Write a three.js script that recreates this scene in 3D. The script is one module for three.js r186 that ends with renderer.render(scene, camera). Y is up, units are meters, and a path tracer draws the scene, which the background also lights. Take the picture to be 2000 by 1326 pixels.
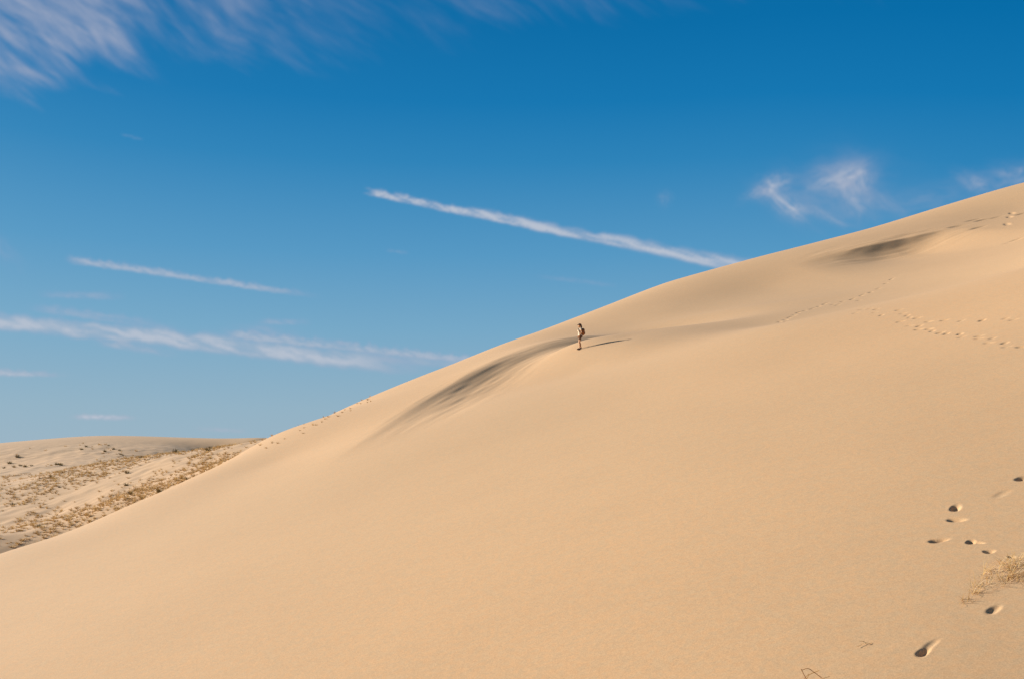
import * as THREE from 'three';
import { MarchingCubes } from 'three/addons/objects/MarchingCubes.js';
import { mergeGeometries } from 'three/addons/utils/BufferGeometryUtils.js';

// ---------------------------------------------------------------- camera, sky, sun, exposure
const scene = new THREE.Scene();
const EYE = 1.65;                                   // metres above the sand the photographer stands on
const camera = new THREE.PerspectiveCamera(2 * Math.atan(920 / 1944) * 180 / Math.PI, 2000 / 1840, 0.1, 8000);
camera.position.set(0, EYE, 0);                     // level camera looking along -z, lens shifted upwards
camera.setViewOffset(2000, 1840, 0, 0, 2000, 1326);
camera.updateProjectionMatrix();

const EXPOSURE = 1.75;
const renderer = new THREE.WebGLRenderer({ antialias: true });
renderer.toneMapping = THREE.LinearToneMapping;
renderer.toneMappingExposure = EXPOSURE;
renderer.shadowMap.enabled = true;

const SUN_EL = 18.5 * Math.PI / 180, SUN_AZ = 18 * Math.PI / 180;   // low, from the left and a little beyond
const sunDir = new THREE.Vector3(-Math.cos(SUN_EL) * Math.cos(SUN_AZ), Math.sin(SUN_EL), -Math.cos(SUN_EL) * Math.sin(SUN_AZ));
const sun = new THREE.DirectionalLight(new THREE.Color().setRGB(1, 0.955, 0.88), 5);
sun.position.copy(sunDir).multiplyScalar(400).add(new THREE.Vector3(0, 0, -80));
sun.target.position.set(0, 0, -80);
sun.castShadow = true;
sun.shadow.mapSize.set(4096, 4096);
Object.assign(sun.shadow.camera, { left: -170, right: 170, top: 120, bottom: -120, near: 1, far: 900 });
sun.shadow.radius = 1;
scene.add(sun, sun.target);

// ---- noise
function hash(i, j, s) {
  let n = (Math.imul(i, 374761393) + Math.imul(j, 668265263) + Math.imul(s, 974711)) | 0;
  n = Math.imul(n ^ (n >>> 13), 1274126177);
  return ((n ^ (n >>> 16)) & 0xffff) / 65535;
}
function noise(x, y, s = 0) {                        // value noise, -0.5 .. 0.5
  const i = Math.floor(x), j = Math.floor(y);
  let f = x - i, g = y - j;
  f = f * f * (3 - 2 * f); g = g * g * (3 - 2 * g);
  const a = hash(i, j, s), b = hash(i + 1, j, s), c = hash(i, j + 1, s), d = hash(i + 1, j + 1, s);
  return (a + (b - a) * f) * (1 - g) + (c + (d - c) * f) * g - 0.5;
}
function fbm(x, y, s, n = 4) {
  let o = 0, a = 1;
  for (let k = 0; k < n; k++) { o += a * noise(x, y, s + k * 17); x *= 2.03; y *= 2.03; a *= 0.52; }
  return o;
}
const clamp = (x, a = 0, b = 1) => Math.min(b, Math.max(a, x));
const sm = (a, b, x) => { const t = clamp((x - a) / (b - a)); return t * t * (3 - 2 * t); };
const mix = (a, b, t) => a + (b - a) * t;
function rng(seed) { let s = seed >>> 0; return () => { s = (s + 0x6d2b79f5) | 0; let t = Math.imul(s ^ (s >>> 15), 1 | s); t = (t + Math.imul(t ^ (t >>> 7), 61 | t)) ^ t; return ((t ^ (t >>> 14)) >>> 0) / 4294967296; }; }

// ---- the sky: clear air that pales towards the horizon, ice cloud and old condensation trails
// X, Y: tangents of the direction to the right of and above the level view; straight trails are straight lines there
const airStops = [[0, 0.345, 0.455, 0.54], [3.5, 0.29, 0.442, 0.555], [8, 0.182, 0.39, 0.57], [12.2, 0.093, 0.315, 0.548], [17.2, 0.026, 0.226, 0.484], [20.3, 0.007, 0.182, 0.442], [24, 0.002, 0.15, 0.39], [40, 0.002, 0.085, 0.235], [90, 0.002, 0.05, 0.14]];
function air(el, out) {
  let k = 0;
  while (k < airStops.length - 2 && el > airStops[k + 1][0]) k++;
  const a = airStops[k], b = airStops[k + 1], t = clamp((el - a[0]) / (b[0] - a[0]));
  for (let c = 0; c < 3; c++) out[c] = mix(a[c + 1], b[c + 1], t);
}
// [x0, y0, x1, y1, half-width at the start and end, thickness 0..1, raggedness, fade in and out, how much the upper edge fluffs]
const px = (x) => (x - 1000) / 1944, py = (y) => (920 - y) / 1944;
const trails = [
  [-0.143, 0.2788, 0.2400, 0.2024, 0.0028, 0.0060, 0.60, 0.55, 0.015, 0.00, 0.7, 11],
  [-0.447, 0.2119, -0.196, 0.1750, 0.0030, 0.0024, 0.46, 0.5, 0.05, 0.25, 0.8, 12],
  [-0.600, 0.1590, -0.080, 0.1010, 0.0078, 0.0078, 0.56, 0.55, 0.00, 0.2, 0.4, 13],
  [-0.290, 0.1372, -0.035, 0.1100, 0.0032, 0.0026, 0.42, 0.5, 0.08, 0.05, 1.3, 14],
  [-0.490, 0.1640, -0.330, 0.1430, 0.0034, 0.0038, 0.27, 0.6, 0.2, 0.5, 0.8, 15],
  [-0.425, 0.1300, -0.330, 0.1160, 0.0032, 0.0040, 0.36, 0.6, 0.3, 0.5, 0.4, 16],
  [-0.560, 0.0990, -0.440, 0.0960, 0.0034, 0.0018, 0.55, 0.5, 0.0, 0.5, 0.9, 17],
  [-0.450, 0.0545, -0.372, 0.0530, 0.0022, 0.0018, 0.62, 0.45, 0.3, 0.4, 0.6, 18],
  [-0.325, 0.0430, -0.255, 0.0390, 0.0020, 0.0015, 0.32, 0.5, 0.3, 0.4, 0.6, 19],
  [-0.160, 0.1170, -0.020, 0.1030, 0.0050, 0.0060, 0.26, 0.7, 0.3, 0.2, 0.3, 20],
  [0.018, 0.1960, 0.110, 0.1850, 0.0018, 0.0018, 0.12, 0.6, 0.3, 0.3, 0.5, 21],
  [-0.128, 0.2215, -0.103, 0.2185, 0.0012, 0.0012, 0.16, 0.6, 0.3, 0.3, 0.5, 22],
  [-0.395, 0.3385, -0.370, 0.3325, 0.0010, 0.0010, 0.14, 0.5, 0.3, 0.3, 0.5, 23],
  [-0.480, 0.1770, -0.385, 0.1740, 0.0032, 0.0032, 0.24, 0.6, 0.3, 0.4, 0.5, 24],
  [-0.260, 0.1500, -0.200, 0.1480, 0.0025, 0.0025, 0.24, 0.6, 0.3, 0.4, 0.5, 25],
  [-0.185, 0.1300, -0.150, 0.1275, 0.0018, 0.0018, 0.28, 0.6, 0.3, 0.4, 0.7, 26],
];
// small wisps: [x, y, half-length, half-width, turn, thickness, seed]
const wisps = [
  [0.2630, 0.2860, 0.0160, 0.0085, 0.45, 0.48, 31], [0.2790, 0.2660, 0.0260, 0.0085, -0.55, 0.50, 32], [0.2480, 0.2800, 0.0150, 0.0045, 0.40, 0.30, 33],
  [0.3290, 0.2935, 0.0290, 0.0090, 0.42, 0.42, 34], [0.3490, 0.2950, 0.0150, 0.0110, -0.70, 0.46, 35], [0.3430, 0.2740, 0.0240, 0.0110, -0.75, 0.38, 36],
  [0.3300, 0.2840, 0.0500, 0.0200, 0.00, 0.20, 37], [0.3150, 0.2570, 0.0240, 0.0040, -0.45, 0.24, 38], [0.3760, 0.2710, 0.0280, 0.0060, -0.60, 0.17, 39],
  [0.4150, 0.2700, 0.0500, 0.0100, 0.15, 0.15, 40], [0.4640, 0.2900, 0.0180, 0.0070, -0.35, 0.30, 41], [0.5050, 0.2960, 0.0280, 0.0090, 0.15, 0.32, 42],
  [0.1530, 0.2730, 0.0080, 0.0050, 1.10, 0.12, 43], [0.3200, 0.3020, 0.0300, 0.0070, 0.30, 0.16, 44], [-0.2500, 0.1395, 0.0300, 0.0050, -0.06, 0.22, 45], [-0.5200, 0.2250, 0.0250, 0.0090, -0.6, 0.12, 46],
];
function cloudAt(X, Y) {                             // [cover 0..1, whiteness 0..1]
  let clear = 1, white = 0;
  const put = (a, w) => { white = Math.max(white, a * w); clear *= 1 - clamp(a, 0, 0.95); };
  for (const [x0, y0, x1, y1, w0, w1, dens, rag, fin, fout, fluff, s] of trails) {
    const dx = x1 - x0, dy = y1 - y0, L = Math.hypot(dx, dy), t = ((X - x0) * dx + (Y - y0) * dy) / (L * L);
    if (t < -0.08 || t > 1.12) continue;
    let q = ((Y - y0) * dx - (X - x0) * dy) / L;
    const w = mix(w0, w1, clamp(t));
    if (Math.abs(q) > w * 5) continue;
    const l = t * L / w;
    q += w * (0.2 * fbm(l * 0.12, 0, s, 2) + 0.22 * fbm(l * 0.7, 0, s + 2, 3));
    const up = q > 0 ? 1 + fluff * (0.5 + 1.1 * fbm(l * 0.45, q / w * 0.6, s + 5, 4)) : 0.8;
    let v = q / (w * Math.max(0.35, up));
    let a = Math.exp(-v * v * v * v * 0.7) * (1 - rag * clamp(0.42 + 1.3 * fbm(l * 0.4 + q / w * 0.8, q / w * 1.1, s + 9, 6)));
    a *= sm(-0.02, Math.max(0.012, fin), t + 0.02 * noise(q / w * 2, 0, s)) * (fout > 0 ? 1 - sm(1 - fout, 1.04, t) : 1);
    put(a * dens * 1.5, 1);
  }
  for (const [x, y, l, w, turn, dens, s] of wisps) {
    const c = Math.cos(turn), n = Math.sin(turn);
    let a = ((X - x) * c + (Y - y) * n) / l, b = (-(X - x) * n + (Y - y) * c) / (w * 1.3);
    if (a * a + b * b > 9) continue;
    b += 0.55 * fbm(a * 1.3, b * 0.5, s, 3); a += 0.5 * fbm(a * 1.1, b * 0.9, s + 3, 3);
    const g = Math.exp(-(a * a + b * b) * 1.1) * (0.3 + 0.95 * clamp(0.5 + 0.9 * fbm(a * 2.4 + b, b * 3.2, s + 7, 6)));
    put(g * dens * 1.45, 0.9);
  }
  // the ice-cloud sheet across the top, its fibres sloping down to the right
  const edge = 0.486 + 0.125 * Math.min(X, 0.6) + 0.014 * fbm(X * 9, 3, 51, 3);
  if (Y > edge - 0.09) {
    const wx = X + 0.02 * fbm(X * 6, Y * 6, 52, 3), wy = Y + 0.02 * fbm(X * 6, Y * 6, 53, 3);
    const al = wx * 0.84 - wy * 0.54, ac = wx * 0.54 + wy * 0.84;
    const fib = fbm(al * 11, ac * 55, 54, 6), big = fbm(al * 8, ac * 14, 55, 3), fine = fbm(al * 30, ac * 150, 56, 4);
    const body = sm(-0.05, 0.045, Y - edge + 0.055 * fib + 0.02 * big + 0.012 * fine);
    const far = 1 - 0.66 * sm(-0.46, -0.16, X);
    put(body * far * clamp(0.40 + 0.40 * fib + 0.26 * big + 0.34 * fine, 0, 0.8) * (1 - sm(1.2, 2.4, Y)), 0.35);
  }
  return [1 - clear, white];
}
const skyTex = (() => {
  const Wd = 4096, Ht = 2048, data = new Float32Array(Wd * Ht * 4), c = [0, 0, 0];
  for (let j = 0; j < Ht; j++) {
    const el = ((j + 0.5) / Ht - 0.5) * Math.PI, y = Math.sin(el), ce = Math.cos(el), elD = el * 180 / Math.PI;
    for (let i = 0; i < Wd; i++) {
      const th = ((i + 0.5) / Wd - 0.5) * 2 * Math.PI, x = ce * Math.cos(th), z = ce * Math.sin(th), o = (j * Wd + i) * 4;
      const ang = Math.acos(clamp(x * sunDir.x + y * sunDir.y + z * sunDir.z, -1, 1)) * 180 / Math.PI;
      air(Math.max(elD + 3.2 * sm(78, 106, ang) * sm(6, 16, elD), 0), c);          // deepest blue a quarter turn from the sun
      let [r, g, b] = c;
      const wide = Math.exp(-(ang * ang) / 2200), tight = Math.exp(-(ang * ang) / 320);   // the air is brighter round the sun
      r += 0.02 * wide + 1.1 * tight; g += 0.03 * wide + 1.0 * tight; b += 0.03 * wide + 0.85 * tight;
      if (y > 0.005) {
        let a = 0, w = 0;
        if (-z > 0.35 * ce && y / -z < 1.6) [a, w] = cloudAt(x / -z, y / -z);
        else {                                        // thin ice cloud goes on over the rest of the sky
          const X = x / (y + 0.25), Z = z / (y + 0.25);
          a = 0.3 * sm(0.05, 0.6, fbm(X * 1.1 + 4, Z * 1.1, 61, 4) + 0.35 * fbm(X * 9 + Z * 5, Z * 2, 62, 3)) * sm(0.02, 0.2, y); w = 0.3;
        }
        const cr = mix(0.33, 0.54, w), cg = mix(0.37, 0.58, w), cb = mix(0.51, 0.66, w);
        r = mix(r, Math.max(r, cr), a); g = mix(g, Math.max(g, cg), a); b = mix(b, Math.max(b, cb), a);
      }
      data[o] = r / EXPOSURE; data[o + 1] = g / EXPOSURE; data[o + 2] = b / EXPOSURE; data[o + 3] = 1;
    }
  }
  const t = new THREE.DataTexture(data, Wd, Ht, THREE.RGBAFormat, THREE.FloatType);
  t.mapping = THREE.EquirectangularReflectionMapping; t.magFilter = t.minFilter = THREE.LinearFilter; t.wrapS = THREE.RepeatWrapping; t.needsUpdate = true;
  return t;
})();
scene.background = skyTex;
scene.environment = skyTex;

// ---------------------------------------------------------------- the dunes
// survey points [metres to the right, metres ahead, metres above the eye]; a thin plate through them is the broad shape of the sand
const survey = [
  [-17.0,26.44,-6.8], [-24.69,38.4,-6.32], [-43.13,67.08,-5.18], [-9.78,22.36,-5.75], [-13.23,30.26,-4.98], [-19.85,45.4,-3.5], [-5.08,19.74,-5.08],
  [-6.58,25.59,-4.21], [-9.14,35.53,-2.74], [-1.35,17.56,-4.52], [-1.7,22.04,-3.63], [-2.24,29.03,-2.24], [1.63,15.81,-4.07], [1.99,19.35,-3.19],
  [2.52,24.54,-1.89], [4.09,14.47,-3.72], [4.91,17.36,-2.86], [6.05,21.4,-1.65], [5.97,13.65,-3.51], [7.06,16.14,-2.66], [8.53,19.51,-1.51],
  [7.73,13.06,-3.36], [9.03,15.26,-2.51], [10.73,18.14,-1.4], [-13.9,54.06,0.0], [-3.11,40.32,0.0], [3.31,32.15,0.0], [7.61,26.92,0.0],
  [10.45,23.9,0.0], [12.88,21.77,0.0], [-1.41,54.82,3.67], [4.52,43.97,2.94], [8.53,36.83,2.46], [11.5,31.93,2.14], [14.33,27.86,1.86],
  [13.61,44.11,5.45], [18.04,41.26,5.94], [4.15,60.6,6.17], [4.54,66.3,8.12], [4.72,69.0,8.98], [6.84,57.8,6.39], [7.5,63.4,8.09],
  [7.93,67.0,9.06], [9.72,63.0,8.39], [13.9,54.06,7.79], [18.18,51.96,8.42], [26.48,51.48,10.46], [32.44,52.55,12.17], [16.46,64.0,9.42],
  [19.03,74.0,11.8], [23.92,93.0,17.22], [28.29,110.0,23.88], [21.34,61.0,9.92], [26.93,77.0,13.86], [34.28,98.0,20.67], [40.23,115.0,27.63],
  [32.41,63.0,12.87], [44.24,86.0,19.91], [55.56,108.0,28.61], [63.79,124.0,35.91], [11.27,73.0,10.33], [13.89,90.0,14.58], [16.51,107.0,20.2],
  [6.16,90.0,12.96], [6.77,99.0,15.38], [52.47,120.0,31.91], [0.0,93.0,12.2], [-6.48,84.0,8.47], [-11.73,76.0,5.24], [-8.98,48.5,0.3],
  [-8.1,52.5,1.57], [-6.51,57.5,3.19], [-4.78,62.0,4.66], [-3.4,66.0,6.04], [-1.45,70.5,7.69], [0.76,74.0,8.95], [3.15,76.5,9.92],
  [5.69,79.0,10.65], [8.86,82.0,11.3], [-14.61,71.0,3.27], [-16.79,68.0,2.2], [-13.2,55.77,0.57], [-14.41,50.03,-1.03], [-18.81,58.79,-0.33],
  [-21.08,54.63,-1.88], [-22.99,50.78,-3.26], [-25.92,50.38,-4.17], [-29.18,45.38,-6.19], [-29.84,58.0,-7.0], [-36.52,71.0,-6.28], [-43.72,85.0,-5.25],
  [-53.5,104.0,-3.48], [-68.42,133.0,-1.71], [-82.3,160.0,0.25], [-91.56,178.0,0.73], [-120.88,235.0,6.53], [-149.18,290.0,3.0], [-26.34,64.0,-5.0],
  [-32.92,80.0,-3.09], [-42.39,103.0,-1.59], [-54.73,133.0,1.16], [-61.73,150.0,0.8], [-76.13,185.0,3.24], [-97.94,238.0,8.45], [-123.46,300.0,4.0],
  [-24.44,72.0,-2.6], [-31.23,92.0,-0.71], [-44.81,132.0,2.44], [-52.62,155.0,1.2], [-67.9,200.0,4.53], [-78.77,232.0,7.88], [-101.85,300.0,4.0],
  [-24.2,84.0,0.95], [-32.25,110.0,2.26], [-43.62,160.0,2.0], [-81.79,300.0,3.0], [-64.74,217.0,6.92], [-61.46,206.0,3.81], [-54.78,213.0,6.9],
  [-51.95,202.0,3.53], [-22.22,90.0,2.0], [-47.33,230.0,5.0], [-40.12,60.0,-9.0], [-66.87,100.0,-4.5], [-153.81,230.0,3.0], [-17.28,96.0,4.5],
  [-11.11,108.0,7.5], [0.0,122.0,12.0], [9.17,134.0,14.5], [22.53,146.0,20.0], [39.09,152.0,25.0], [55.27,158.0,29.0], [82.3,160.0,37.0],
  [100.82,140.0,42.0], [43.21,60.0,17.0], [-27.78,180.0,3.0], [0.0,220.0,6.0], [64.3,250.0,14.0], [133.74,260.0,22.0], [0.0,0.0,-3.5],
  [0.0,-25.0,-7.0], [-30.0,0.0,-14.0], [25.0,0.0,0.0], [50.0,-20.0,4.0], [-60.0,30.0,-16.0],
];
const SC = 50;
// a wind-cut face: [origin x, ahead, direction x, ahead, length, crest offset polynomial from high to low power]
const band = { o: [-8.9815, 48.5000], g: [0.470031, 0.882650], l: 37.9539, k: [-3.97008, 18.28577, -6.73339, -7.38583, -0.09463] };
const patch = { o: [29.3210, 100.00], g: [0.984382, 0.176048], l: 17.04084, k: [0] };
function across(f, x, d) {                           // [distance on the lee side, position along the crest]
  const rx = x - f.o[0], rd = d - f.o[1], t = (rx * f.g[0] + rd * f.g[1]) / f.l, tc = clamp(t, -0.15, 1.15);
  let c = 0, s = 0;
  for (const k of f.k) { s = s * tc + c; c = c * tc + k; }
  s /= f.l;
  return [(rx * f.g[1] - rd * f.g[0] - c) / Math.sqrt(1 + s * s), t];
}
function lee(s, L, rho, R) {
  const e = (s + Math.sqrt(s * s + rho * rho)) / 2;
  return -(1 - Math.exp(-e / L)) * Math.exp(-Math.pow(e / R, 1.5));
}
function faces(x, d) {
  let [s, t] = across(band, x, d), o = 0;
  if (t > -0.1 && t < 1.12) o += (1.25 * sm(-0.05, 0.4, t) + 2 * sm(0.3, 0.7, t)) * (1 - sm(0.84, 1.12, t)) * lee(s, 2.3 + 1.6 * clamp(t, 0, 1.2), 0.25 + 1.3 * sm(0.4, 1, t), 10);
  [s, t] = across(patch, x, d);
  if (t > -0.2 && t < 1.1) o += 1.75 * sm(-0.1, 0.5, t) * (1 - sm(0.55, 1, t)) * lee(s, 2.2, 0.12, 9);
  return o;
}
function streaks(x, d) {                             // low wind streaks running along those faces
  let [s, t] = across(band, x, d), o = 0, w = sm(0, 0.3, t) * (1 - sm(0.85, 1.08, t)) * sm(-1.5, 0.5, s) * (1 - sm(2, 6.5, s));
  if (w > 0) o += w * (0.075 * noise(t * 9, s / 0.8, 1) + 0.035 * noise(t * 14, s / 0.33, 2));
  [s, t] = across(patch, x, d);
  w = sm(-0.1, 0.3, t) * (1 - sm(0.8, 1.1, t)) * sm(-5, -1, s) * (1 - sm(2, 7, s));
  if (w > 0) o += w * (0.12 * noise(t * 6, s / 1.2, 3) + 0.05 * noise(t * 12, s / 0.5, 4));
  return o;
}
const plate = (() => {                               // solve the thin plate
  const n = survey.length, N = n + 3, A = [];
  for (let i = 0; i < N; i++) A.push(new Float64Array(N + 1));
  const U = (q) => q > 0 ? q * Math.log(q) : 0;
  for (let i = 0; i < n; i++) {
    const [x, d, h] = survey[i];
    for (let j = 0; j < n; j++) A[i][j] = U(((x - survey[j][0]) ** 2 + (d - survey[j][1]) ** 2) / SC / SC);
    A[i][i] += 2e-4;
    A[i][n] = A[n][i] = 1; A[i][n + 1] = A[n + 1][i] = x / SC; A[i][n + 2] = A[n + 2][i] = d / SC;
    A[i][N] = h - faces(x, d);
  }
  for (let c = 0; c < N; c++) {
    let p = c;
    for (let r = c + 1; r < N; r++) if (Math.abs(A[r][c]) > Math.abs(A[p][c])) p = r;
    [A[c], A[p]] = [A[p], A[c]];
    for (let r = c + 1; r < N; r++) {
      const f = A[r][c] / A[c][c];
      if (f) for (let k = c; k <= N; k++) A[r][k] -= f * A[c][k];
    }
  }
  const w = new Float64Array(N);
  for (let r = N - 1; r >= 0; r--) { let v = A[r][N]; for (let k = r + 1; k < N; k++) v -= A[r][k] * w[k]; w[r] = v / A[r][r]; }
  return w;
})();
const sx = Float64Array.from(survey, (p) => p[0] / SC), sd = Float64Array.from(survey, (p) => p[1] / SC);
const broad = [0, 0, 0];
function plateAt(x, d) {                             // fills broad with height and its two slopes
  const n = sx.length, X = x / SC, D = d / SC;
  let h = plate[n] + plate[n + 1] * X + plate[n + 2] * D, gx = plate[n + 1], gd = plate[n + 2];
  for (let i = 0; i < n; i++) {
    const a = X - sx[i], b = D - sd[i], q = a * a + b * b;
    if (q < 1e-12) continue;
    const l = Math.log(q), w = plate[i];
    h += w * q * l; gx += w * 2 * a * (l + 1); gd += w * 2 * b * (l + 1);
  }
  broad[0] = h; broad[1] = gx / SC; broad[2] = gd / SC;
}
// footprints: [right, ahead, length, width, turn, depth]
const prints = [
  [9.61, 21.53, 0.34, 0.17, 0.95, 0.075], [9.33, 20.85, 0.30, 0.17, -0.5, 0.085], [8.59, 20.0, 0.31, 0.16, -0.1, 0.09], [9.05, 19.6, 0.19, 0.13, 0.9, 0.085], [9.14, 19.5, 0.2, 0.1, -0.8, 0.07],
  [9.12, 18.99, 0.17, 0.14, 0.1, 0.075], [9.33, 18.56, 0.1, 0.1, 0, 0.05], [10.73, 21.75, 0.5, 0.2, 0.5, 0.013], [11.48, 22.38, 0.3, 0.18, 0.5, 0.07], [8.10, 16.70, 0.32, 0.14, 0.6, 0.036], [6.55, 15.82, 0.26, 0.13, 0.65, 0.062], [6.74, 15.99, 0.36, 0.12, 0.6, 0.018],
];
const trailFar = [
  [17.45,64.79], [17.29,63.42], [18.12,65.63], [18.53,66.47], [19.27,67.78], [19.84,68.97], [20.57,69.86], [21.22,70.43], [22.08,71.52],
  [22.84,72.7], [22.99,71.19], [22.96,70.21], [24.03,72.29], [24.87,72.74], [24.71,70.86], [26.05,74.13], [27.13,75.16], [28.21,76.71],
  [29.97,79.71], [31.22,81.86],
];
const trailNear = [
  [18.21,51.81], [18.4,51.15], [18.42,50.27], [17.57,50.79], [17.98,49.25], [17.81,47.91], [18.75,48.13], [18.45,46.89], [18.34,46.13],
  [18.21,45.49], [18.34,44.96], [17.65,45.17], [17.51,43.74], [17.68,43.14], [17.39,42.5], [17.64,42.0], [17.51,41.41], [17.53,40.69],
  [17.55,40.15], [17.75,39.38], [17.53,38.72], [17.9,38.05], [17.68,37.59], [17.89,37.02], [17.49,36.45], [17.74,35.77], [17.49,35.12],
  [17.72,34.55], [18.66,42.89], [18.92,41.85], [19.29,40.78], [19.81,39.87], [19.8,39.22], [18.24,43.49],
];
const scuffs = [
  [46.56,103.33], [46.28,103.65], [49.31,106.22], [49.68,105.03], [53.25,105.9], [51.72,103.33], [48.88,98.17], [51.06,105.09], [53.31,103.91],
  [46.89,100.0], [44.36,87.85],
];
{
  const r = rng(5);
  trailFar.forEach(([x, d], i) => { prints.push([x, d, 0.48, 0.3, 0.9 + r() - 0.5, 0.03 + 0.024 * r()]); if (i % 2) prints.push([x + 0.35, d + 0.5, 0.4, 0.28, 0.6, 0.034]); });
  trailNear.forEach(([x, d]) => { prints.push([x, d, 0.34, 0.22, r() * 2 - 1, 0.016 + 0.032 * r()]); });
  scuffs.forEach(([x, d], i) => prints.push([x, d, 1.3 + r(), 0.55, i > 3 && i < 7 ? 1.2 : 0.3, 0.06 + 0.03 * r()]));
  for (let k = 0; k < 26; k++) prints.push([25 + k * 0.55 + r() * 0.4, 114.5 + k * 0.12 + r() * 1.5, 0.6, 0.4, r() * 3, 0.05]);   // old trodden line below the skyline
}
const printBox = new Map();                          // prints by 4 m squares
for (const p of prints) {
  const reach = p[2] * 4;
  for (let i = Math.floor((p[0] - reach) / 4); i <= Math.floor((p[0] + reach) / 4); i++) for (let j = Math.floor((p[1] - reach) / 4); j <= Math.floor((p[1] + reach) / 4); j++) {
    const key = i * 1000 + j;
    if (!printBox.has(key)) printBox.set(key, []);
    printBox.get(key).push(p);
  }
}
function trodden(x, d) {
  const list = printBox.get(Math.floor(x / 4) * 1000 + Math.floor(d / 4));
  if (!list) return 0;
  let o = 0;
  for (const [px0, pd0, l, w, turn, dep0] of list) {
    const dep = dep0 * 1.7 * (1 - 0.5 * clamp(0.5 + 0.9 * (x - px0) / l));
    const c = Math.cos(turn), s = Math.sin(turn), ex = (x - px0) * (x > px0 ? 0.95 : 1.15), a = (ex * c + (d - pd0) * s) / (l * 0.5), b = (-ex * s + (d - pd0) * c) / (w * 0.5 * (1 - 0.2 * a * (a < 0 ? 1 : 0.4))), q = a * a + b * b;
    if (q > 7) continue;
    o += dep * (-Math.exp(-Math.pow(q, 1.5)) + 0.02 * Math.exp(-((Math.sqrt(q) - 1.5) ** 2) * 3));
  }
  return o;
}
function detail(x, d) {
  const r2 = x * x + d * d;
  let h = faces(x, d) + streaks(x, d) + trodden(x, d);
  h += 0.05 * noise(x / 9, d / 9, 71) + 0.004 * noise(x / 2.2, d / 2.6, 72);
  h += 1.9 * Math.exp(-r2 / 9);                      // the hump the photographer stands on
  const hill = sm(-14, -20, x + 0.05 * d) * sm(62, 84, d) * (1 - sm(190, 220, d));   // hummocks under the scrub
  if (hill > 0) h += hill * (0.26 * noise(x / 3.6, d / 5.5, 73) + 0.14 * noise(x / 1.1, d / 1.6, 74));
  return h;
}
const groundOut = [0, 0, 0];
function ground(x, d) {                              // height above the eye, and both slopes
  const e = 0.02, far = sm(270, 420, Math.hypot(x, d - 60));
  plateAt(x, d);
  let [h, gx, gd] = broad;
  const h0 = detail(x, d);
  gx += (detail(x + e, d) - h0) / e; gd += (detail(x, d + e) - h0) / e;
  h += h0;
  const plain = -7 + 3 * noise(x / 90, d / 90, 75);
  groundOut[0] = Math.max(mix(h, plain, far), -40); groundOut[1] = gx * (1 - far); groundOut[2] = gd * (1 - far);
  return groundOut;
}
const heightAt = (x, d) => ground(x, d)[0] + EYE;

// ---- sand material: tan quartz with dark and pale grains
function grainTexture(size, seed, fn) {
  const data = new Uint8Array(size * size * 4), r = rng(seed);
  for (let j = 0; j < size; j++) for (let i = 0; i < size; i++) fn(data, (j * size + i) * 4, i, j, r);
  const t = new THREE.DataTexture(data, size, size);
  t.wrapS = t.wrapT = THREE.RepeatWrapping; t.magFilter = THREE.LinearFilter; t.minFilter = THREE.LinearMipmapLinearFilter; t.generateMipmaps = true; t.colorSpace = THREE.SRGBColorSpace; t.needsUpdate = true;
  return t;
}
function tileNoise(size, cell, seed) {               // wraps round
  const n = size / cell;
  return (i, j) => {
    const x = i / cell, y = j / cell, a = Math.floor(x), b = Math.floor(y);
    let f = x - a, g = y - b; f = f * f * (3 - 2 * f); g = g * g * (3 - 2 * g);
    const q = (u, v) => hash(((u % n) + n) % n, ((v % n) + n) % n, seed);
    return (q(a, b) * (1 - f) + q(a + 1, b) * f) * (1 - g) + (q(a, b + 1) * (1 - f) + q(a + 1, b + 1) * f) * g - 0.5;
  };
}
const sandMap = (() => {
  const S = 1024, n1 = tileNoise(S, 4, 1), n2 = tileNoise(S, 16, 2), n3 = tileNoise(S, 2, 3), n4 = tileNoise(S, 64, 4);
  return grainTexture(S, 9, (d, o, i, j, r) => {
    const v = 236 + 16 * n1(i, j) + 5 * n2(i, j) + 26 * n3(i, j) + 2 * n4(i, j) + 26 * (r() - 0.5), w = 10 * n2(j, i);
    d[o] = clamp(v + w, 0, 255); d[o + 1] = clamp(v, 0, 255); d[o + 2] = clamp(v - w, 0, 255); d[o + 3] = 255;
  });
})();
const sandMat = new THREE.MeshStandardMaterial({ color: new THREE.Color().setRGB(0.645, 0.385, 0.186), map: sandMap, roughness: 1, vertexColors: true });
sandMat.name = 'sand';

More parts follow.
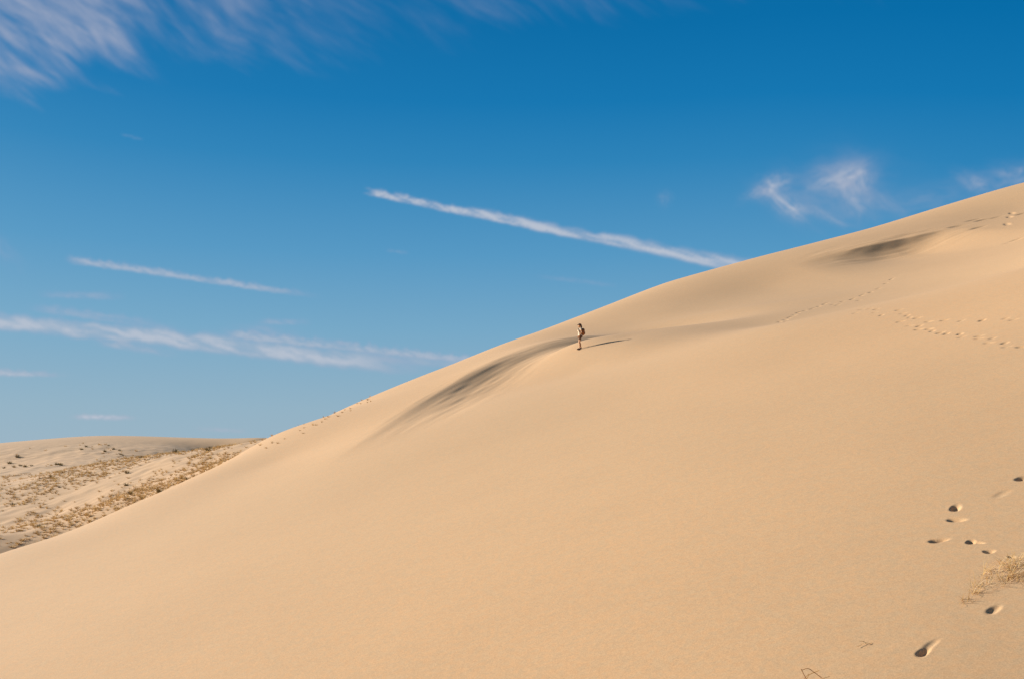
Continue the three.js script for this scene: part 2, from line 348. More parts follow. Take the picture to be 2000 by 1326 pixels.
const dune = (() => {
  const th = [], rr = [];
  const deg = Math.PI / 180;
  for (let a = -33; a <= 33.0001; a += 0.1) th.push(a * deg);
  for (let a = 36; a < 326.9; a += 3) th.push(a * deg);
  th.push(327 * deg);
  for (let r = 0.3; r < 9; r *= 1.12) rr.push(r);
  for (let r = 9; r < 300; r *= 1.006) rr.push(r);
  for (let r = 300; r < 4000; r *= 1.05) rr.push(r);
  const nT = th.length, nR = rr.length;
  const P = [], Nn = [], UV = [], C = [], I = [];
  const vert = (x, d) => {
    const g = ground(x, d), l = Math.hypot(1, g[1], g[2]);
    P.push(x, g[0] + EYE, -d); Nn.push(-g[1] / l, 1 / l, g[2] / l); UV.push(x / 5.3, d / 5.3);
    const v = 0.93 + 0.05 * fbm(x / 14, d / 14, 81, 4) + 0.02 * fbm(x / 2.3, d / 2.3, 82, 3), w = 0.03 * fbm(x / 22, d / 22, 83, 3);
    C.push(v * (1 + w), v, v * (1 - w));
    return P.length / 3 - 1;
  };
  const grid = new Int32Array(nT * nR);
  for (let j = 0; j < nR; j++) for (let i = 0; i < nT; i++) grid[j * nT + i] = i === nT - 1 ? grid[j * nT] : vert(rr[j] * Math.sin(th[i]), rr[j] * Math.cos(th[i]));
  const ti = (a) => Math.round((a + 33) / 0.1), rj = (r) => rr.findIndex((q) => q >= r);
  // places with footprints and streaks get a finer net: [degrees from, to, metres from, to, splits across, splits along]
  const fine = [[21, 29, 16, 26, 3, 6], [17.5, 29, 36.5, 56, 2, 5], [13.5, 22.5, 71, 96, 2, 5], [-12, 7, 46, 94, 1, 4], [14, 28, 98, 124, 2, 4]].map(([a, b, c, e, u, v]) => [ti(a), ti(b), rj(c), rj(e), u, v]);
  const quad = (a, b, c, e) => { I.push(a, c, b, b, c, e); };
  for (let j = 0; j < nR - 1; j++) for (let i = 0; i < nT - 1; i++) {
    if (fine.some((f) => i >= f[0] && i < f[1] && j >= f[2] && j < f[3])) continue;
    quad(grid[j * nT + i], grid[j * nT + i + 1], grid[(j + 1) * nT + i], grid[(j + 1) * nT + i + 1]);
  }
  const mixed = (a, b, t) => {
    for (const [arr, n] of [[P, 3], [Nn, 3], [UV, 2], [C, 3]]) for (let k = 0; k < n; k++) arr.push(mix(arr[a * n + k], arr[b * n + k], t));
    return P.length / 3 - 1;
  };
  for (const [i0, i1, j0, j1, ku, kv] of fine) {
    const nu = (i1 - i0) * ku, nv = (j1 - j0) * kv, net = new Int32Array((nu + 1) * (nv + 1));
    for (let v = 0; v <= nv; v++) for (let u = 0; u <= nu; u++) {
      const i = i0 + Math.floor(u / ku), j = j0 + Math.floor(v / kv), fu = (u % ku) / ku, fv = (v % kv) / kv;
      let id;
      if (!fu && !fv) id = grid[j * nT + i];
      else if (v === 0 || v === nv) id = mixed(grid[j * nT + i], grid[j * nT + i + 1], fu);
      else if (u === 0 || u === nu) id = mixed(grid[j * nT + i], grid[(j + 1) * nT + i], fv);
      else { const t = mix(th[i], th[Math.min(i + 1, nT - 1)], fu), r = mix(rr[j], rr[Math.min(j + 1, nR - 1)], fv); id = vert(r * Math.sin(t), r * Math.cos(t)); }
      net[v * (nu + 1) + u] = id;
    }
    for (let v = 0; v < nv; v++) for (let u = 0; u < nu; u++) quad(net[v * (nu + 1) + u], net[v * (nu + 1) + u + 1], net[(v + 1) * (nu + 1) + u], net[(v + 1) * (nu + 1) + u + 1]);
  }
  const hub = vert(0, 0);
  for (let i = 0; i < nT - 1; i++) I.push(hub, grid[i], grid[i + 1]);
  // face up: fix the winding
  for (let k = 0; k < I.length; k += 3) {
    const a = I[k] * 3, b = I[k + 1] * 3, c = I[k + 2] * 3;
    if ((P[b + 2] - P[a + 2]) * (P[c] - P[a]) - (P[b] - P[a]) * (P[c + 2] - P[a + 2]) < 0) { const t = I[k + 1]; I[k + 1] = I[k + 2]; I[k + 2] = t; }
  }
  const g = new THREE.BufferGeometry();
  g.setAttribute('position', new THREE.Float32BufferAttribute(P, 3));
  g.setAttribute('normal', new THREE.Float32BufferAttribute(Nn, 3));
  g.setAttribute('uv', new THREE.Float32BufferAttribute(UV, 2));
  g.setAttribute('color', new THREE.Float32BufferAttribute(C, 3));
  g.setIndex(I);
  console.log('dune vertices', P.length / 3, 'triangles', I.length / 3);
  const m = new THREE.Mesh(g, sandMat);
  m.name = 'sand_dunes'; m.castShadow = m.receiveShadow = true;
  m.userData = { kind: 'structure', label: 'smooth pale tan sand dunes rising to a long ridge', category: 'sand dune' };
  scene.add(m);
  return m;
})();

// ---------------------------------------------------------------- helpers for things
const up = new THREE.Vector3(0, 1, 0);
const taken = new Map();
const numbered = (n) => { const k = taken.get(n) || 0; taken.set(n, k + 1); return k ? `${n}_${String(k).padStart(3, '0')}` : n; };
function tag(o, label, category, group) { o.userData = { label, category }; if (group) o.userData.group = group; return o; }
const lit = (m) => { m.castShadow = m.receiveShadow = true; return m; };
const paint = (r, g, b, rough = 0.9, more = {}) => new THREE.MeshStandardMaterial({ color: new THREE.Color().setRGB(r, g, b), roughness: rough, side: THREE.DoubleSide, ...more });
const leafy = (r, g, b) => new THREE.MeshPhysicalMaterial({ color: new THREE.Color().setRGB(r, g, b), roughness: 1, side: THREE.DoubleSide, transmission: 0.35, thickness: 0 });   // thin dry leaf lets light through
const mats = {
  straw: [leafy(0.64, 0.43, 0.19), leafy(0.56, 0.345, 0.115), leafy(0.42, 0.24, 0.07)],
  olive: [paint(0.30, 0.215, 0.075), paint(0.20, 0.15, 0.055)],
  pale: leafy(0.70, 0.49, 0.22), gold: leafy(0.66, 0.40, 0.11), brown: paint(0.30, 0.13, 0.035),
  skin: paint(0.55, 0.255, 0.095, 0.6), hair: paint(0.022, 0.012, 0.007, 0.7), shirt: paint(0.62, 0.48, 0.33), shorts: paint(0.13, 0.06, 0.025), cap: paint(0.07, 0.035, 0.02),
  shoe: paint(0.09, 0.04, 0.02, 0.8), sole: paint(0.03, 0.02, 0.015), sock: paint(0.4, 0.3, 0.22), eye: paint(0.02, 0.015, 0.012, 0.3), lip: paint(0.3, 0.1, 0.07, 0.6),
  pack: paint(0.30, 0.10, 0.025, 0.8), packDark: paint(0.055, 0.04, 0.022, 0.85), strap: paint(0.04, 0.028, 0.018, 0.9),
};

// ---- blades: a bent, tapered ribbon folded along its middle
function blade(out, r, base, dir, len, width, droop, seg = 3) {
  const side = new THREE.Vector3().crossVectors(dir, up);
  if (side.lengthSq() < 1e-4) side.set(1, 0, 0);
  side.normalize();
  const p = base.clone(), d = dir.clone().normalize(), a = out.P.length / 3;
  for (let k = 0; k <= seg; k++) {
    const w = width * 0.5 * (1 - k / seg * 0.85), n = new THREE.Vector3().crossVectors(side, d);
    out.P.push(p.x - side.x * w, p.y - side.y * w, p.z - side.z * w, p.x + n.x * w * 0.6, p.y + n.y * w * 0.6, p.z + n.z * w * 0.6, p.x + side.x * w, p.y + side.y * w, p.z + side.z * w);
    if (k) { const b = a + (k - 1) * 3; out.I.push(b, b + 1, b + 4, b, b + 4, b + 3, b + 1, b + 2, b + 5, b + 1, b + 5, b + 4); }
    p.addScaledVector(d, len / seg);
    d.y -= droop / seg; d.x += (r() - 0.5) * 0.25; d.z += (r() - 0.5) * 0.25; d.normalize();
  }
}
function bladesToGeometry(out) {
  const g = new THREE.BufferGeometry();
  g.setAttribute('position', new THREE.Float32BufferAttribute(out.P, 3)); g.setIndex(out.I); g.computeVertexNormals();
  return g;
}
function tuftGeometry(seed, n, spread, h, width, lean) {
  const r = rng(seed), out = { P: [], I: [] };
  for (let k = 0; k < n; k++) {
    const a = r() * 6.283, q = Math.sqrt(r()), out1 = 0.25 + 1.1 * q * r();
    const low = h < 0.33 ? 1.6 : 1;
    blade(out, r, new THREE.Vector3(Math.cos(a) * q * spread, -0.03, Math.sin(a) * q * spread), new THREE.Vector3(Math.cos(a) * out1 * low + lean, 1, Math.sin(a) * out1 * low), h * (0.45 + 0.6 * r()), width, 0.5 + r() * 0.9);
  }
  return bladesToGeometry(out);
}
// ---- scrub on the back slopes: dry grass tufts and a few dark shrublets
const tuftG = [0, 1, 2, 3].map((k) => tuftGeometry(40 + k, 30, 0.06, 0.34, 0.022, 0.15));
const lowG = [0, 1].map((k) => tuftGeometry(60 + k, 40, 0.1, 0.32, 0.026, 0.3));
const shrubG = [0, 1].map((k) => tuftGeometry(80 + k, 70, 0.14, 0.42, 0.035, 0.05));
const spots = [];                                    // [x, ahead, kind, scale]
{
  const r = rng(77);
  for (let k = 0; k < 140000 && spots.length < 3800; k++) {
    const d = 66 + 145 * Math.pow(r(), 1.25), x = -(0.20 + 0.40 * r()) * d;
    const u = x / d;
    let want = 0;
    const clump = clamp(0.5 + 1.3 * fbm(x / 7, d / 16, 91, 4)), row = clamp(0.5 + 1.5 * fbm(x / 3 + d / 9, d / 30, 92, 3));
    // thick on the ridge ahead of the far dune, thin to the left and on the far face, none on the smooth sand
    if (d > 70 && d < 146) want = 1.2 * clump * clump * sm(-0.56, -0.42, u) * (1 - sm(-0.30, -0.27, u)) * sm(70, 84, d) + 0.5 * clump * row;
    if (d > 70 && d < 95 && u > -0.50 && u < -0.27) want = Math.max(want, 0.7 * clump);
    if (d > 160 && d < 212) want = 0.5 * row * row * clump * (1 - sm(-0.44, -0.36, u)) * (1 - sm(200, 212, d));
    if (r() > want) continue;
    const far = d > 155, dark = r() < (far ? 0.25 : 0.008);
    spots.push([x, d, dark ? 2 : r() < 0.5 ? 0 : 1, (far ? 1.35 : 1) * (0.6 + 0.75 * r())]);
  }
  for (const [x, d, s] of [[-38.4, 99, 1.2], [-42.6, 110, 1.3], [-45.4, 134, 2.0], [-50.5, 138, 1.5], [-47.8, 128, 1.4], [-44.2, 138, 1.5], [-36.1, 118, 1.6], [-92, 182, 2.2], [-94.5, 190, 2.4], [-104, 184, 1.8], [-87, 176, 1.6], [-84, 194, 1.8]]) spots.push([x, d, 2, s]);
}
const strip = [
  [-13.48,63.25], [-12.97,61.66], [-13.9,66.47], [-13.37,63.94], [-12.78,63.9], [-12.51,63.48], [-12.26,64.1], [-12.27,65.26], [-12.94,68.33],
  [-12.24,66.3], [-13.55,75.89], [-11.31,64.79], [-11.36,66.57], [-12.0,71.45], [-11.12,68.3], [-10.74,66.1], [-11.65,74.89], [-10.98,72.33],
  [-11.99,79.47], [-10.73,74.09], [-10.17,69.93], [-11.44,80.08], [-9.92,69.82], [-14.11,61.75], [-14.88,61.69], [-14.93,60.41], [-14.34,60.81],
  [-15.92,62.87], [-16.25,67.4],
];
{
  const group = 'dry grass tufts on the back slopes', near = spots.filter((s) => s[2] < 2), dark = spots.filter((s) => s[2] === 2).sort((a, b) => b[3] / b[1] - a[3] / a[1]);
  near.sort((a, b) => b[3] / b[1] - a[3] / a[1]);
  const r = rng(12), place = (o, x, d, s) => { o.position.set(x, heightAt(x, d), -d); o.rotation.set((r() - 0.5) * 0.1, r() * 6.28, (r() - 0.5) * 0.1); o.scale.set(s, s * (0.8 + 0.4 * r()), s); };
  const size = (s) => s > 1.15 ? 'large' : s > 0.85 ? 'middling' : 'small';
  const where = (x, d) => d > 155 ? 'high on the farthest dune' : d > 125 ? 'on the grassy ridge top' : d > 100 ? 'midway down the grassy slope' : 'low behind the smooth dune edge';
  const alike = new Map();                             // things with the same look and slope, to be told apart by their order
  const single = (o, text, category, grp) => { if (!alike.has(text)) alike.set(text, []); alike.get(text).push(o); tag(o, text, category, grp); };
  const ordinal = (n) => n === 1 ? 'first' : n === 2 ? 'second' : n === 3 ? 'third' : `${n}${n > 20 && n % 10 < 4 && n % 10 ? ['st', 'nd', 'rd'][n % 10 - 1] : 'th'}`;
  const grown = (g, m) => lit(new THREE.Mesh(g, m));
  for (const [x, d, kind, s] of near.slice(0, 265)) {
    const tone = Math.floor(r() * 3), o = grown(kind ? lowG[Math.floor(r() * 2)] : tuftG[Math.floor(r() * 4)], mats.straw[tone]);
    o.name = numbered('grass_tuft'); place(o, x, d, s); scene.add(o);
    single(o, `${size(s)} ${['pale', 'golden', 'brownish'][tone]} ${kind ? 'spreading' : 'upright'} grass tuft ${where(x, d)}`, 'grass tuft', group);
  }
  const rest = near.slice(265), kinds = [...tuftG, ...lowG];
  const parts = kinds.map(() => []);
  rest.forEach(([x, d, kind, s]) => parts[kind ? 4 + Math.floor(r() * 2) : Math.floor(r() * 4)].push([x, d, s]));
  const dummy = new THREE.Object3D(), scrub = new THREE.Group();
  scrub.name = 'distant_grass'; scrub.userData = { kind: 'stuff', label: 'sparse dry grass scattered over the far hummocky slopes', category: 'grass' };
  parts.forEach((list, k) => {
    if (!list.length) return;
    const im = lit(new THREE.InstancedMesh(kinds[k], mats.straw[k % 3], list.length));
    list.forEach(([x, d, s], i) => { place(dummy, x, d, s); dummy.updateMatrix(); im.setMatrixAt(i, dummy.matrix); });
    im.name = 'grass_blades'; im.userData = { kind: 'stuff' }; scrub.add(im);
  });
  scene.add(scrub);
  for (const [x, d, , s] of dark.slice(0, 120)) {
    const tone = Math.floor(r() * 2), o = grown(shrubG[Math.floor(r() * 2)], mats.olive[tone]);
    o.name = numbered('desert_shrub'); place(o, x, d, s * 0.9); scene.add(o);
    single(o, `${size(s)} ${['olive', 'dark'][tone]} shrub ${where(x, d)}`, 'shrub', 'dark shrubs on the back slopes');
  }
  for (const [text, list] of alike) {
    list.sort((p, q) => p.position.x / -p.position.z - q.position.x / -q.position.z);
    if (list.length > 1) list.forEach((o, i) => { o.userData.label = `${text}, ${ordinal(i + 1)} from picture edge`; });
  }
  strip.sort((a, b) => a[0] / a[1] - b[0] / b[1]);
  strip.forEach(([x, d], i) => {
    const o = grown(r() < 0.5 ? tuftG[Math.floor(r() * 4)] : lowG[0], mats.straw[1 + Math.floor(r() * 2)]);
    o.name = numbered('grass_sprig'); place(o, x, d, 0.42 + 0.3 * r()); scene.add(o);
    tag(o, `tiny brown grass sprig below the skyline, ${ordinal(i + 1)} counting up from the dune foot`, 'grass sprig', 'sprigs below the skyline');
  });
}
// ---- dry plants close to the camera
function plant(name, label, x, d, build, category, group) {
  const o = new THREE.Group(); o.name = numbered(name); o.position.set(x, heightAt(x, d), -d); scene.add(o);
  build(o); return tag(o, label, category, group);
}
const addMesh = (o, name, g, m) => { const q = lit(new THREE.Mesh(g, m)); q.name = name; o.add(q); return q; };
function straggle(o, seed, n, wide, h, lean, m1, m2) {   // arched, tangled blades with a few stiff stems
  const r = rng(seed), a = { P: [], I: [] }, b = { P: [], I: [] };
  for (let k = 0; k < n; k++) {
    const q = r() * 6.283, w = Math.sqrt(r()) * wide, t = k % 3 ? a : b;
    const bx = Math.cos(q) * w, bd = Math.sin(q) * w * 0.8, x = o.position.x + bx, d = -o.position.z + bd;
    blade(t, r, new THREE.Vector3(bx, heightAt(x, d) - o.position.y - 0.01, -bd), new THREE.Vector3((r() - 0.5) * 2.2 + lean, 0.35 + r(), (r() - 0.5) * 2), h * (0.5 + 0.8 * r()), 0.006 + 0.005 * r(), 0.7 + 1.1 * r(), 6);
  }
  addMesh(o, 'blades', bladesToGeometry(a), m1); addMesh(o, 'stems', bladesToGeometry(b), m2);
}
const row = 'straggling dry grass beside the footprints';
plant('dry_grass_plant', 'low brown-tipped dry grass plant at the lower end of the straggling row', 7.84, 17.17, (o) => straggle(o, 301, 26, 0.13, 0.2, -0.3, mats.gold, mats.brown), 'grass plant', row);
plant('dry_grass_plant', 'bright yellow dry grass plant with spiky radiating blades in the straggling row', 8.10, 17.38, (o) => straggle(o, 302, 30, 0.09, 0.26, 0, mats.gold, mats.pale), 'grass plant', row);
plant('dry_grass_plant', 'pale bleached dry grass plant above the shaded sand hollow in the row', 8.46, 17.62, (o) => straggle(o, 303, 60, 0.32, 0.3, -0.1, mats.pale, mats.gold), 'grass plant', row);
plant('dry_grass_plant', 'tall whitish dry grass plant, densest in the straggling row', 8.80, 17.95, (o) => straggle(o, 304, 90, 0.36, 0.36, 0, mats.pale, mats.gold), 'grass plant', row);
plant('dry_grass_plant', 'golden dry grass plant cut by the picture edge, upper end of the row', 9.22, 18.2, (o) => straggle(o, 305, 85, 0.34, 0.4, 0, mats.gold, mats.pale), 'grass plant', row);
plant('dry_grass_plant', 'tangled brown dry grass plant low at the picture edge under the golden one', 8.98, 17.66, (o) => straggle(o, 306, 70, 0.22, 0.26, 0.2, mats.gold, mats.brown), 'grass plant', row);
function twigs(o, list, rad, m) {                        // [[x, y, z], ...] metres from the base
  list.forEach((pts, k) => addMesh(o, 'stem', new THREE.TubeGeometry(new THREE.CatmullRomCurve3(pts.map((p) => new THREE.Vector3(...p))), 10, rad * (1 - 0.06 * k), 5), m[k % m.length]));
}
plant('dry_twig_plant', 'leafless reddish-brown forked twigs poking from the sand at the bottom edge', 4.60, 15.62, (o) => twigs(o, [
  [[0, -0.05, 0], [0.02, 0.10, 0.01], [-0.02, 0.18, 0.03], [-0.065, 0.27, 0.02]],
  [[0.02, 0.09, 0.01], [0.07, 0.16, -0.03], [0.17, 0.205, -0.05], [0.24, 0.235, -0.04]],
  [[-0.05, 0.25, 0.02], [0.03, 0.285, 0.05], [0.13, 0.225, 0.03], [0.26, 0.13, 0.02]],
  [[0, 0.0, 0], [0.10, 0.05, 0.06], [0.21, 0.11, 0.07], [0.38, 0.16, 0.04]],
  [[0, 0.04, 0], [-0.08, 0.09, -0.04], [-0.18, 0.03, -0.05]],
  [[0.02, 0.12, 0.0], [0.05, 0.06, 0.05], [0.12, 0.01, 0.08]],
  [[-0.03, 0.0, 0.02], [-0.02, 0.12, 0.04], [0.05, 0.2, 0.06]],
], 0.006, [mats.brown, mats.gold]), 'twig plant');
plant('dry_sprig', 'faint pale dead sprig lying alone on the open sand above the twigs', 5.84, 16.45, (o) => twigs(o, [
  [[-0.09, 0.06, 0], [-0.02, 0.05, 0.02], [0.03, -0.01, 0.0]], [[0.0, 0.035, 0.01], [0.06, 0.025, 0.03], [0.11, 0.03, 0.02]], [[-0.02, 0.03, 0], [-0.1, -0.01, 0.04], [-0.16, -0.02, 0.06]],
], 0.0045, [mats.pale, mats.gold]), 'sprig');

// ---------------------------------------------------------------- the walker
const smin = (a, b, k) => { const h = clamp(0.5 + 0.5 * (b - a) / k); return mix(b, a, h) - k * h * (1 - h); };
function capsule(a, b, ra, rb) {                         // tapered
  const ab = [b[0] - a[0], b[1] - a[1], b[2] - a[2]], l2 = ab[0] ** 2 + ab[1] ** 2 + ab[2] ** 2;
  return (x, y, z) => { const px = x - a[0], py0 = y - a[1], pz = z - a[2], t = clamp((px * ab[0] + py0 * ab[1] + pz * ab[2]) / l2); return Math.hypot(px - ab[0] * t, py0 - ab[1] * t, pz - ab[2] * t) - mix(ra, rb, t); };
}
function ball(c, r) { return (x, y, z) => { const q = Math.hypot((x - c[0]) / r[0], (y - c[1]) / r[1], (z - c[2]) / r[2]); return (q - 1) * Math.min(...r); }; }
function mesh3(field, centre, half, N) {                 // surface of a distance field inside a cube
  const mc = new MarchingCubes(N, mats.skin, false, false, 200000);
  mc.isolation = 0;
  for (let k = 0; k < N; k++) for (let j = 0; j < N; j++) for (let i = 0; i < N; i++) mc.field[i + j * N + k * N * N] = -field(centre[0] + half * (2 * i / N - 1), centre[1] + half * (2 * j / N - 1), centre[2] + half * (2 * k / N - 1)) * 10;
  mc.update();
  const n = mc.count, P = new Float32Array(n * 3), Q = new Float32Array(n * 3);
  for (let v = 0; v < n; v++) {
    for (let c = 0; c < 3; c++) P[v * 3 + c] = mc.positionArray[v * 3 + c] * half + centre[c];
    const e = half / N, x = P[v * 3], y = P[v * 3 + 1], z = P[v * 3 + 2];
    let a = field(x + e, y, z) - field(x - e, y, z), b = field(x, y + e, z) - field(x, y - e, z), d = field(x, y, z + e) - field(x, y, z - e);
    const l = Math.hypot(a, b, d) || 1; Q[v * 3] = a / l; Q[v * 3 + 1] = b / l; Q[v * 3 + 2] = d / l;
  }
  const g = new THREE.BufferGeometry();
  g.setAttribute('position', new THREE.BufferAttribute(P, 3)); g.setAttribute('normal', new THREE.BufferAttribute(Q, 3));
  return g;
}
const blend = (list, k) => (x, y, z) => { let d = 1e3; for (const f of list) d = smin(d, f(x, y, z), k); return d; };
{
  // the figure faces +x in its own axes, y up, feet at 0; 1.68 m tall, weight on the rear leg, looking down the slope
  const hipL = [0.0, 0.87, -0.085], hipR = [0.0, 0.87, 0.085], kneeL = [0.06, 0.455, -0.095], kneeR = [0.02, 0.50, 0.10], ankL = [0.045, 0.045, -0.10], ankR = [-0.075, 0.13, 0.105];
  const shL = [-0.02, 1.355, -0.165], shR = [-0.02, 1.355, 0.165], elL = [-0.075, 1.09, -0.215], elR = [-0.085, 1.09, 0.215], wrL = [0.07, 0.90, -0.205], wrR = [0.055, 0.895, 0.205];
  const torso = [capsule([0, 0.90, 0], [0, 1.03, 0], 0.125, 0.112), capsule([0, 1.03, 0], [-0.01, 1.24, 0], 0.108, 0.122), capsule([-0.015, 1.30, -0.09], [-0.015, 1.30, 0.09], 0.085, 0.085), capsule([0, 0.89, -0.06], [0, 0.89, 0.06], 0.105, 0.105), ball([0.075, 1.235, -0.065], [0.065, 0.065, 0.06]), ball([0.075, 1.235, 0.065], [0.065, 0.065, 0.06]), ball([-0.06, 0.865, -0.06], [0.085, 0.09, 0.08]), ball([-0.06, 0.865, 0.06], [0.085, 0.09, 0.08])];
  const legs = [[hipL, kneeL, ankL], [hipR, kneeR, ankR]].flatMap(([h, k, a]) => [capsule(h, k, 0.086, 0.052), capsule(k, [mix(k[0], a[0], 0.35) - 0.02, mix(k[1], a[1], 0.35), mix(k[2], a[2], 0.35)], 0.050, 0.052), capsule([mix(k[0], a[0], 0.35) - 0.02, mix(k[1], a[1], 0.35), mix(k[2], a[2], 0.35)], a, 0.050, 0.034), capsule(a, [a[0] - 0.01, a[1] - 0.035, a[2]], 0.036, 0.04)]);
  const arms = [[shL, elL, wrL], [shR, elR, wrR]].flatMap(([s, e, w]) => [capsule(s, e, 0.05, 0.037), capsule(e, w, 0.038, 0.025)]);
  const neck = [capsule([-0.02, 1.36, 0], [0.005, 1.47, 0], 0.052, 0.047)];
  const body = mesh3(blend([...torso, ...legs, ...arms, ...neck], 0.03), [0, 0.75, 0], 0.82, 112);
  const head = mesh3(blend([ball([0.02, 1.575, 0], [0.096, 0.108, 0.076]), ball([0.045, 1.52, 0], [0.066, 0.068, 0.058]), capsule([0.098, 1.575, 0], [0.122, 1.542, 0], 0.011, 0.016), ball([0.085, 1.483, 0], [0.028, 0.022, 0.03]), ball([0.016, 1.56, 0.077], [0.024, 0.034, 0.012]), ball([0.016, 1.56, -0.077], [0.024, 0.034, 0.012]), ball([0.1, 1.515, 0], [0.016, 0.01, 0.026]), capsule([0.0, 1.45, 0], [0.005, 1.50, 0], 0.046, 0.05)], 0.018), [0.02, 1.56, 0], 0.16, 72);
  const hand = (w, s) => {                               // palm, four fingers, thumb; relaxed, fingers hanging
    const fs = [], dirx = 0.4, n = Math.hypot(dirx, 1), ax = dirx / n, ay = -1 / n, at = (t, f, o) => [w[0] + ax * t + f * -ay, w[1] + ay * t + f * ax, w[2] + o];
    fs.push(capsule(at(0.0, 0, 0), at(0.02, 0, 0), 0.024, 0.022), capsule(at(0.03, -0.018, 0), at(0.075, -0.022, -s * 0.004), 0.017, 0.016), capsule(at(0.03, 0.016, 0), at(0.075, 0.02, -s * 0.004), 0.018, 0.016), capsule(at(0.03, 0, 0), at(0.075, 0, -s * 0.004), 0.018, 0.016));
    [[-0.03, 0.055], [-0.01, 0.068], [0.01, 0.074], [0.03, 0.066]].forEach(([f, l]) => { const a = at(0.075, f, -s * 0.004), b = at(0.075 + l * 0.55, f * 1.05, -s * 0.012), c = at(0.075 + l, f * 1.02, -s * 0.035); fs.push(capsule(a, b, 0.0092, 0.0085), capsule(b, c, 0.0085, 0.007)); });
    const t0 = at(0.022, 0.022, -s * 0.008), t1 = at(0.055, 0.046, -s * 0.022), t2 = at(0.085, 0.05, -s * 0.034);
    fs.push(capsule(t0, t1, 0.0135, 0.011), capsule(t1, t2, 0.0105, 0.0085));
    return mesh3(blend(fs, 0.006), [w[0] + 0.03, w[1] - 0.07, w[2]], 0.125, 72);
  };
  const skin = mergeGeometries([body, head, hand(wrL, -1), hand(wrR, 1)]);
  const person = lit(new THREE.Mesh(skin, mats.skin));
  person.name = 'person';
  tag(person, 'person in pale top, brown shorts and dark cap standing on the dune shoulder', 'person');
  const clip = (f, lo, hi) => (x, y, z) => Math.max(f(x, y, z), lo(x, y, z), hi(x, y, z));
  const grow = (f, q) => (x, y, z) => f(x, y, z) - q;
  const tb = blend(torso, 0.03);
  const shirt = mesh3(clip(grow(blend([...torso, capsule(shL, [mix(shL[0], elL[0], 0.35), mix(shL[1], elL[1], 0.35), mix(shL[2], elL[2], 0.35)], 0.052, 0.05), capsule(shR, [mix(shR[0], elR[0], 0.35), mix(shR[1], elR[1], 0.35), mix(shR[2], elR[2], 0.35)], 0.052, 0.05)], 0.03), 0.012), (x, y) => 0.85 - y + 0.015 * Math.sin(x * 40), (x, y) => y - 1.405 - Math.abs(x) * 0.2), [0, 1.12, 0], 0.34, 72);
  addMesh(person, 'shirt', shirt, mats.shirt);
  const shorts = mesh3(clip(grow(blend([torso[0], torso[3], torso[6], torso[7], legs[0], legs[4]], 0.03), 0.016), (x, y) => 0.63 - y, (x, y) => y - 0.90), [0, 0.78, 0], 0.26, 64);
  addMesh(person, 'shorts', shorts, mats.shorts);
  const hair = mesh3(clip(blend([ball([0.0, 1.59, 0], [0.103, 0.108, 0.088]), capsule([-0.075, 1.60, 0], [-0.105, 1.50, 0], 0.04, 0.034), capsule([-0.105, 1.50, 0], [-0.085, 1.33, 0.01], 0.034, 0.016)], 0.02), (x, y) => (x - 0.05) + (1.60 - y) * 0.25, (x, y) => 1.30 - y), [0.0, 1.5, 0], 0.24, 72);
  addMesh(person, 'hair', hair, mats.hair);
  const cap = addMesh(person, 'cap', mesh3(clip(ball([0.015, 1.615, 0], [0.112, 0.095, 0.092]), (x, y) => 1.607 - y + x * 0.05, () => -1), [0.015, 1.66, 0], 0.14, 56), mats.cap);
  addMesh(cap, 'brim', mesh3(clip(ball([0.10, 1.612, 0], [0.105, 0.014, 0.082]), (x) => 0.06 - x, () => -1), [0.11, 1.61, 0], 0.13, 64), mats.cap);
  for (const s of [-1, 1]) {
    addMesh(person, 'eye', new THREE.SphereGeometry(0.0095, 10, 8).translate(0.1, 1.578, s * 0.03), mats.eye);
    const a = s < 0 ? ankL : ankR, f = a[1] - 0.085;      // f: how far this foot stands above or below the mean, on the slope
    const shoe = addMesh(person, 'shoe', mesh3(clip(blend([capsule([a[0] - 0.025, f + 0.045, a[2]], [a[0] + 0.09, f + 0.035, a[2] + s * 0.015], 0.044, 0.042), ball([a[0] + 0.135, f + 0.036, a[2] + s * 0.02], [0.06, 0.036, 0.042]), capsule([a[0] - 0.01, f + 0.05, a[2]], [a[0] - 0.005, f + 0.10, a[2]], 0.046, 0.045)], 0.02), (x, y) => f + 0.012 - y, (x, y) => y - f - 0.105), [a[0] + 0.05, f + 0.06, a[2]], 0.17, 56), mats.shoe);
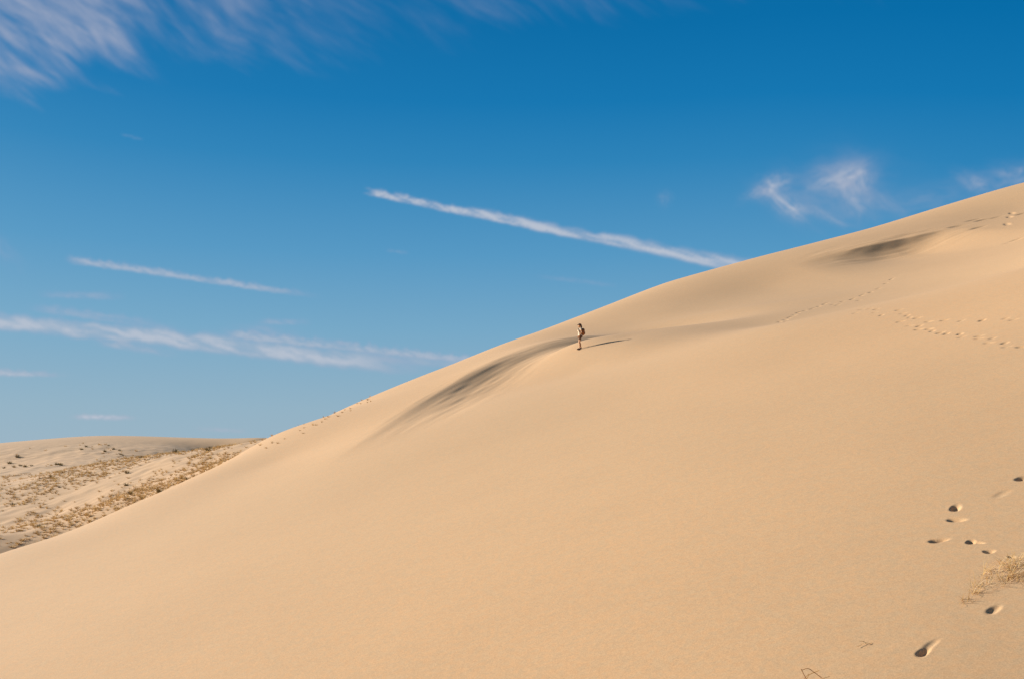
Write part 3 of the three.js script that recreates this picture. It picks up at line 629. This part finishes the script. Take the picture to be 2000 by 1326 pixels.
    addMesh(shoe, 'sole', mesh3(clip(blend([capsule([a[0] - 0.025, f + 0.01, a[2]], [a[0] + 0.09, f + 0.01, a[2] + s * 0.015], 0.046, 0.045), ball([a[0] + 0.135, f + 0.01, a[2] + s * 0.02], [0.064, 0.03, 0.045])], 0.02), (x, y) => f - 0.008 - y, (x, y) => y - f - 0.013), [a[0] + 0.05, f + 0.01, a[2]], 0.17, 56), mats.sole);
    addMesh(person, 'sock', new THREE.CylinderGeometry(0.040, 0.044, 0.035, 16, 1, true).translate(a[0] - 0.005, f + 0.118, a[2]), mats.sock);
  }
  addMesh(person, 'lips', new THREE.SphereGeometry(0.012, 10, 8).scale(0.5, 0.5, 1.5).translate(0.113, 1.513, 0), mats.lip);
  const PX = 4.536, PD = 66.3, turn = Math.PI + 0.12;
  person.position.set(PX, heightAt(PX, PD) - 0.015, -PD); person.rotation.y = turn;
  scene.add(person);

  const bag = new THREE.Group(); bag.name = 'backpack';
  tag(bag, 'rounded brown backpack with dark flap on the back of the person', 'backpack');
  const main = addMesh(bag, 'pack_body', mesh3(blend([ball([-0.215, 1.16, 0], [0.105, 0.215, 0.14]), ball([-0.20, 1.07, 0], [0.11, 0.14, 0.145])], 0.05), [-0.2, 1.14, 0], 0.27, 64), mats.pack);
  addMesh(main, 'front_pocket', mesh3(ball([-0.305, 1.08, 0], [0.045, 0.10, 0.10]), [-0.3, 1.08, 0], 0.13, 44), mats.packDark);
  addMesh(bag, 'flap', mesh3(clip(ball([-0.20, 1.24, 0], [0.125, 0.155, 0.148]), (x, y) => 1.27 - y, () => -1), [-0.2, 1.3, 0], 0.2, 52), mats.packDark);
  addMesh(bag, 'grab_loop', new THREE.TorusGeometry(0.03, 0.006, 6, 14, Math.PI).rotateY(Math.PI / 2).translate(-0.13, 1.385, 0), mats.strap);
  for (const s of [-1, 1]) addMesh(bag, 'shoulder_strap', new THREE.TubeGeometry(new THREE.CatmullRomCurve3([[-0.13, 1.36, 0.08], [-0.03, 1.427, 0.098], [0.075, 1.36, 0.10], [0.115, 1.25, 0.12], [0.05, 1.12, 0.135], [-0.13, 1.02, 0.12]].map(([x, y, z]) => new THREE.Vector3(x, y, z * s))), 24, 0.016, 6), mats.strap);
  bag.position.copy(person.position); bag.rotation.y = turn; scene.add(bag);
}
renderer.render(scene, camera);
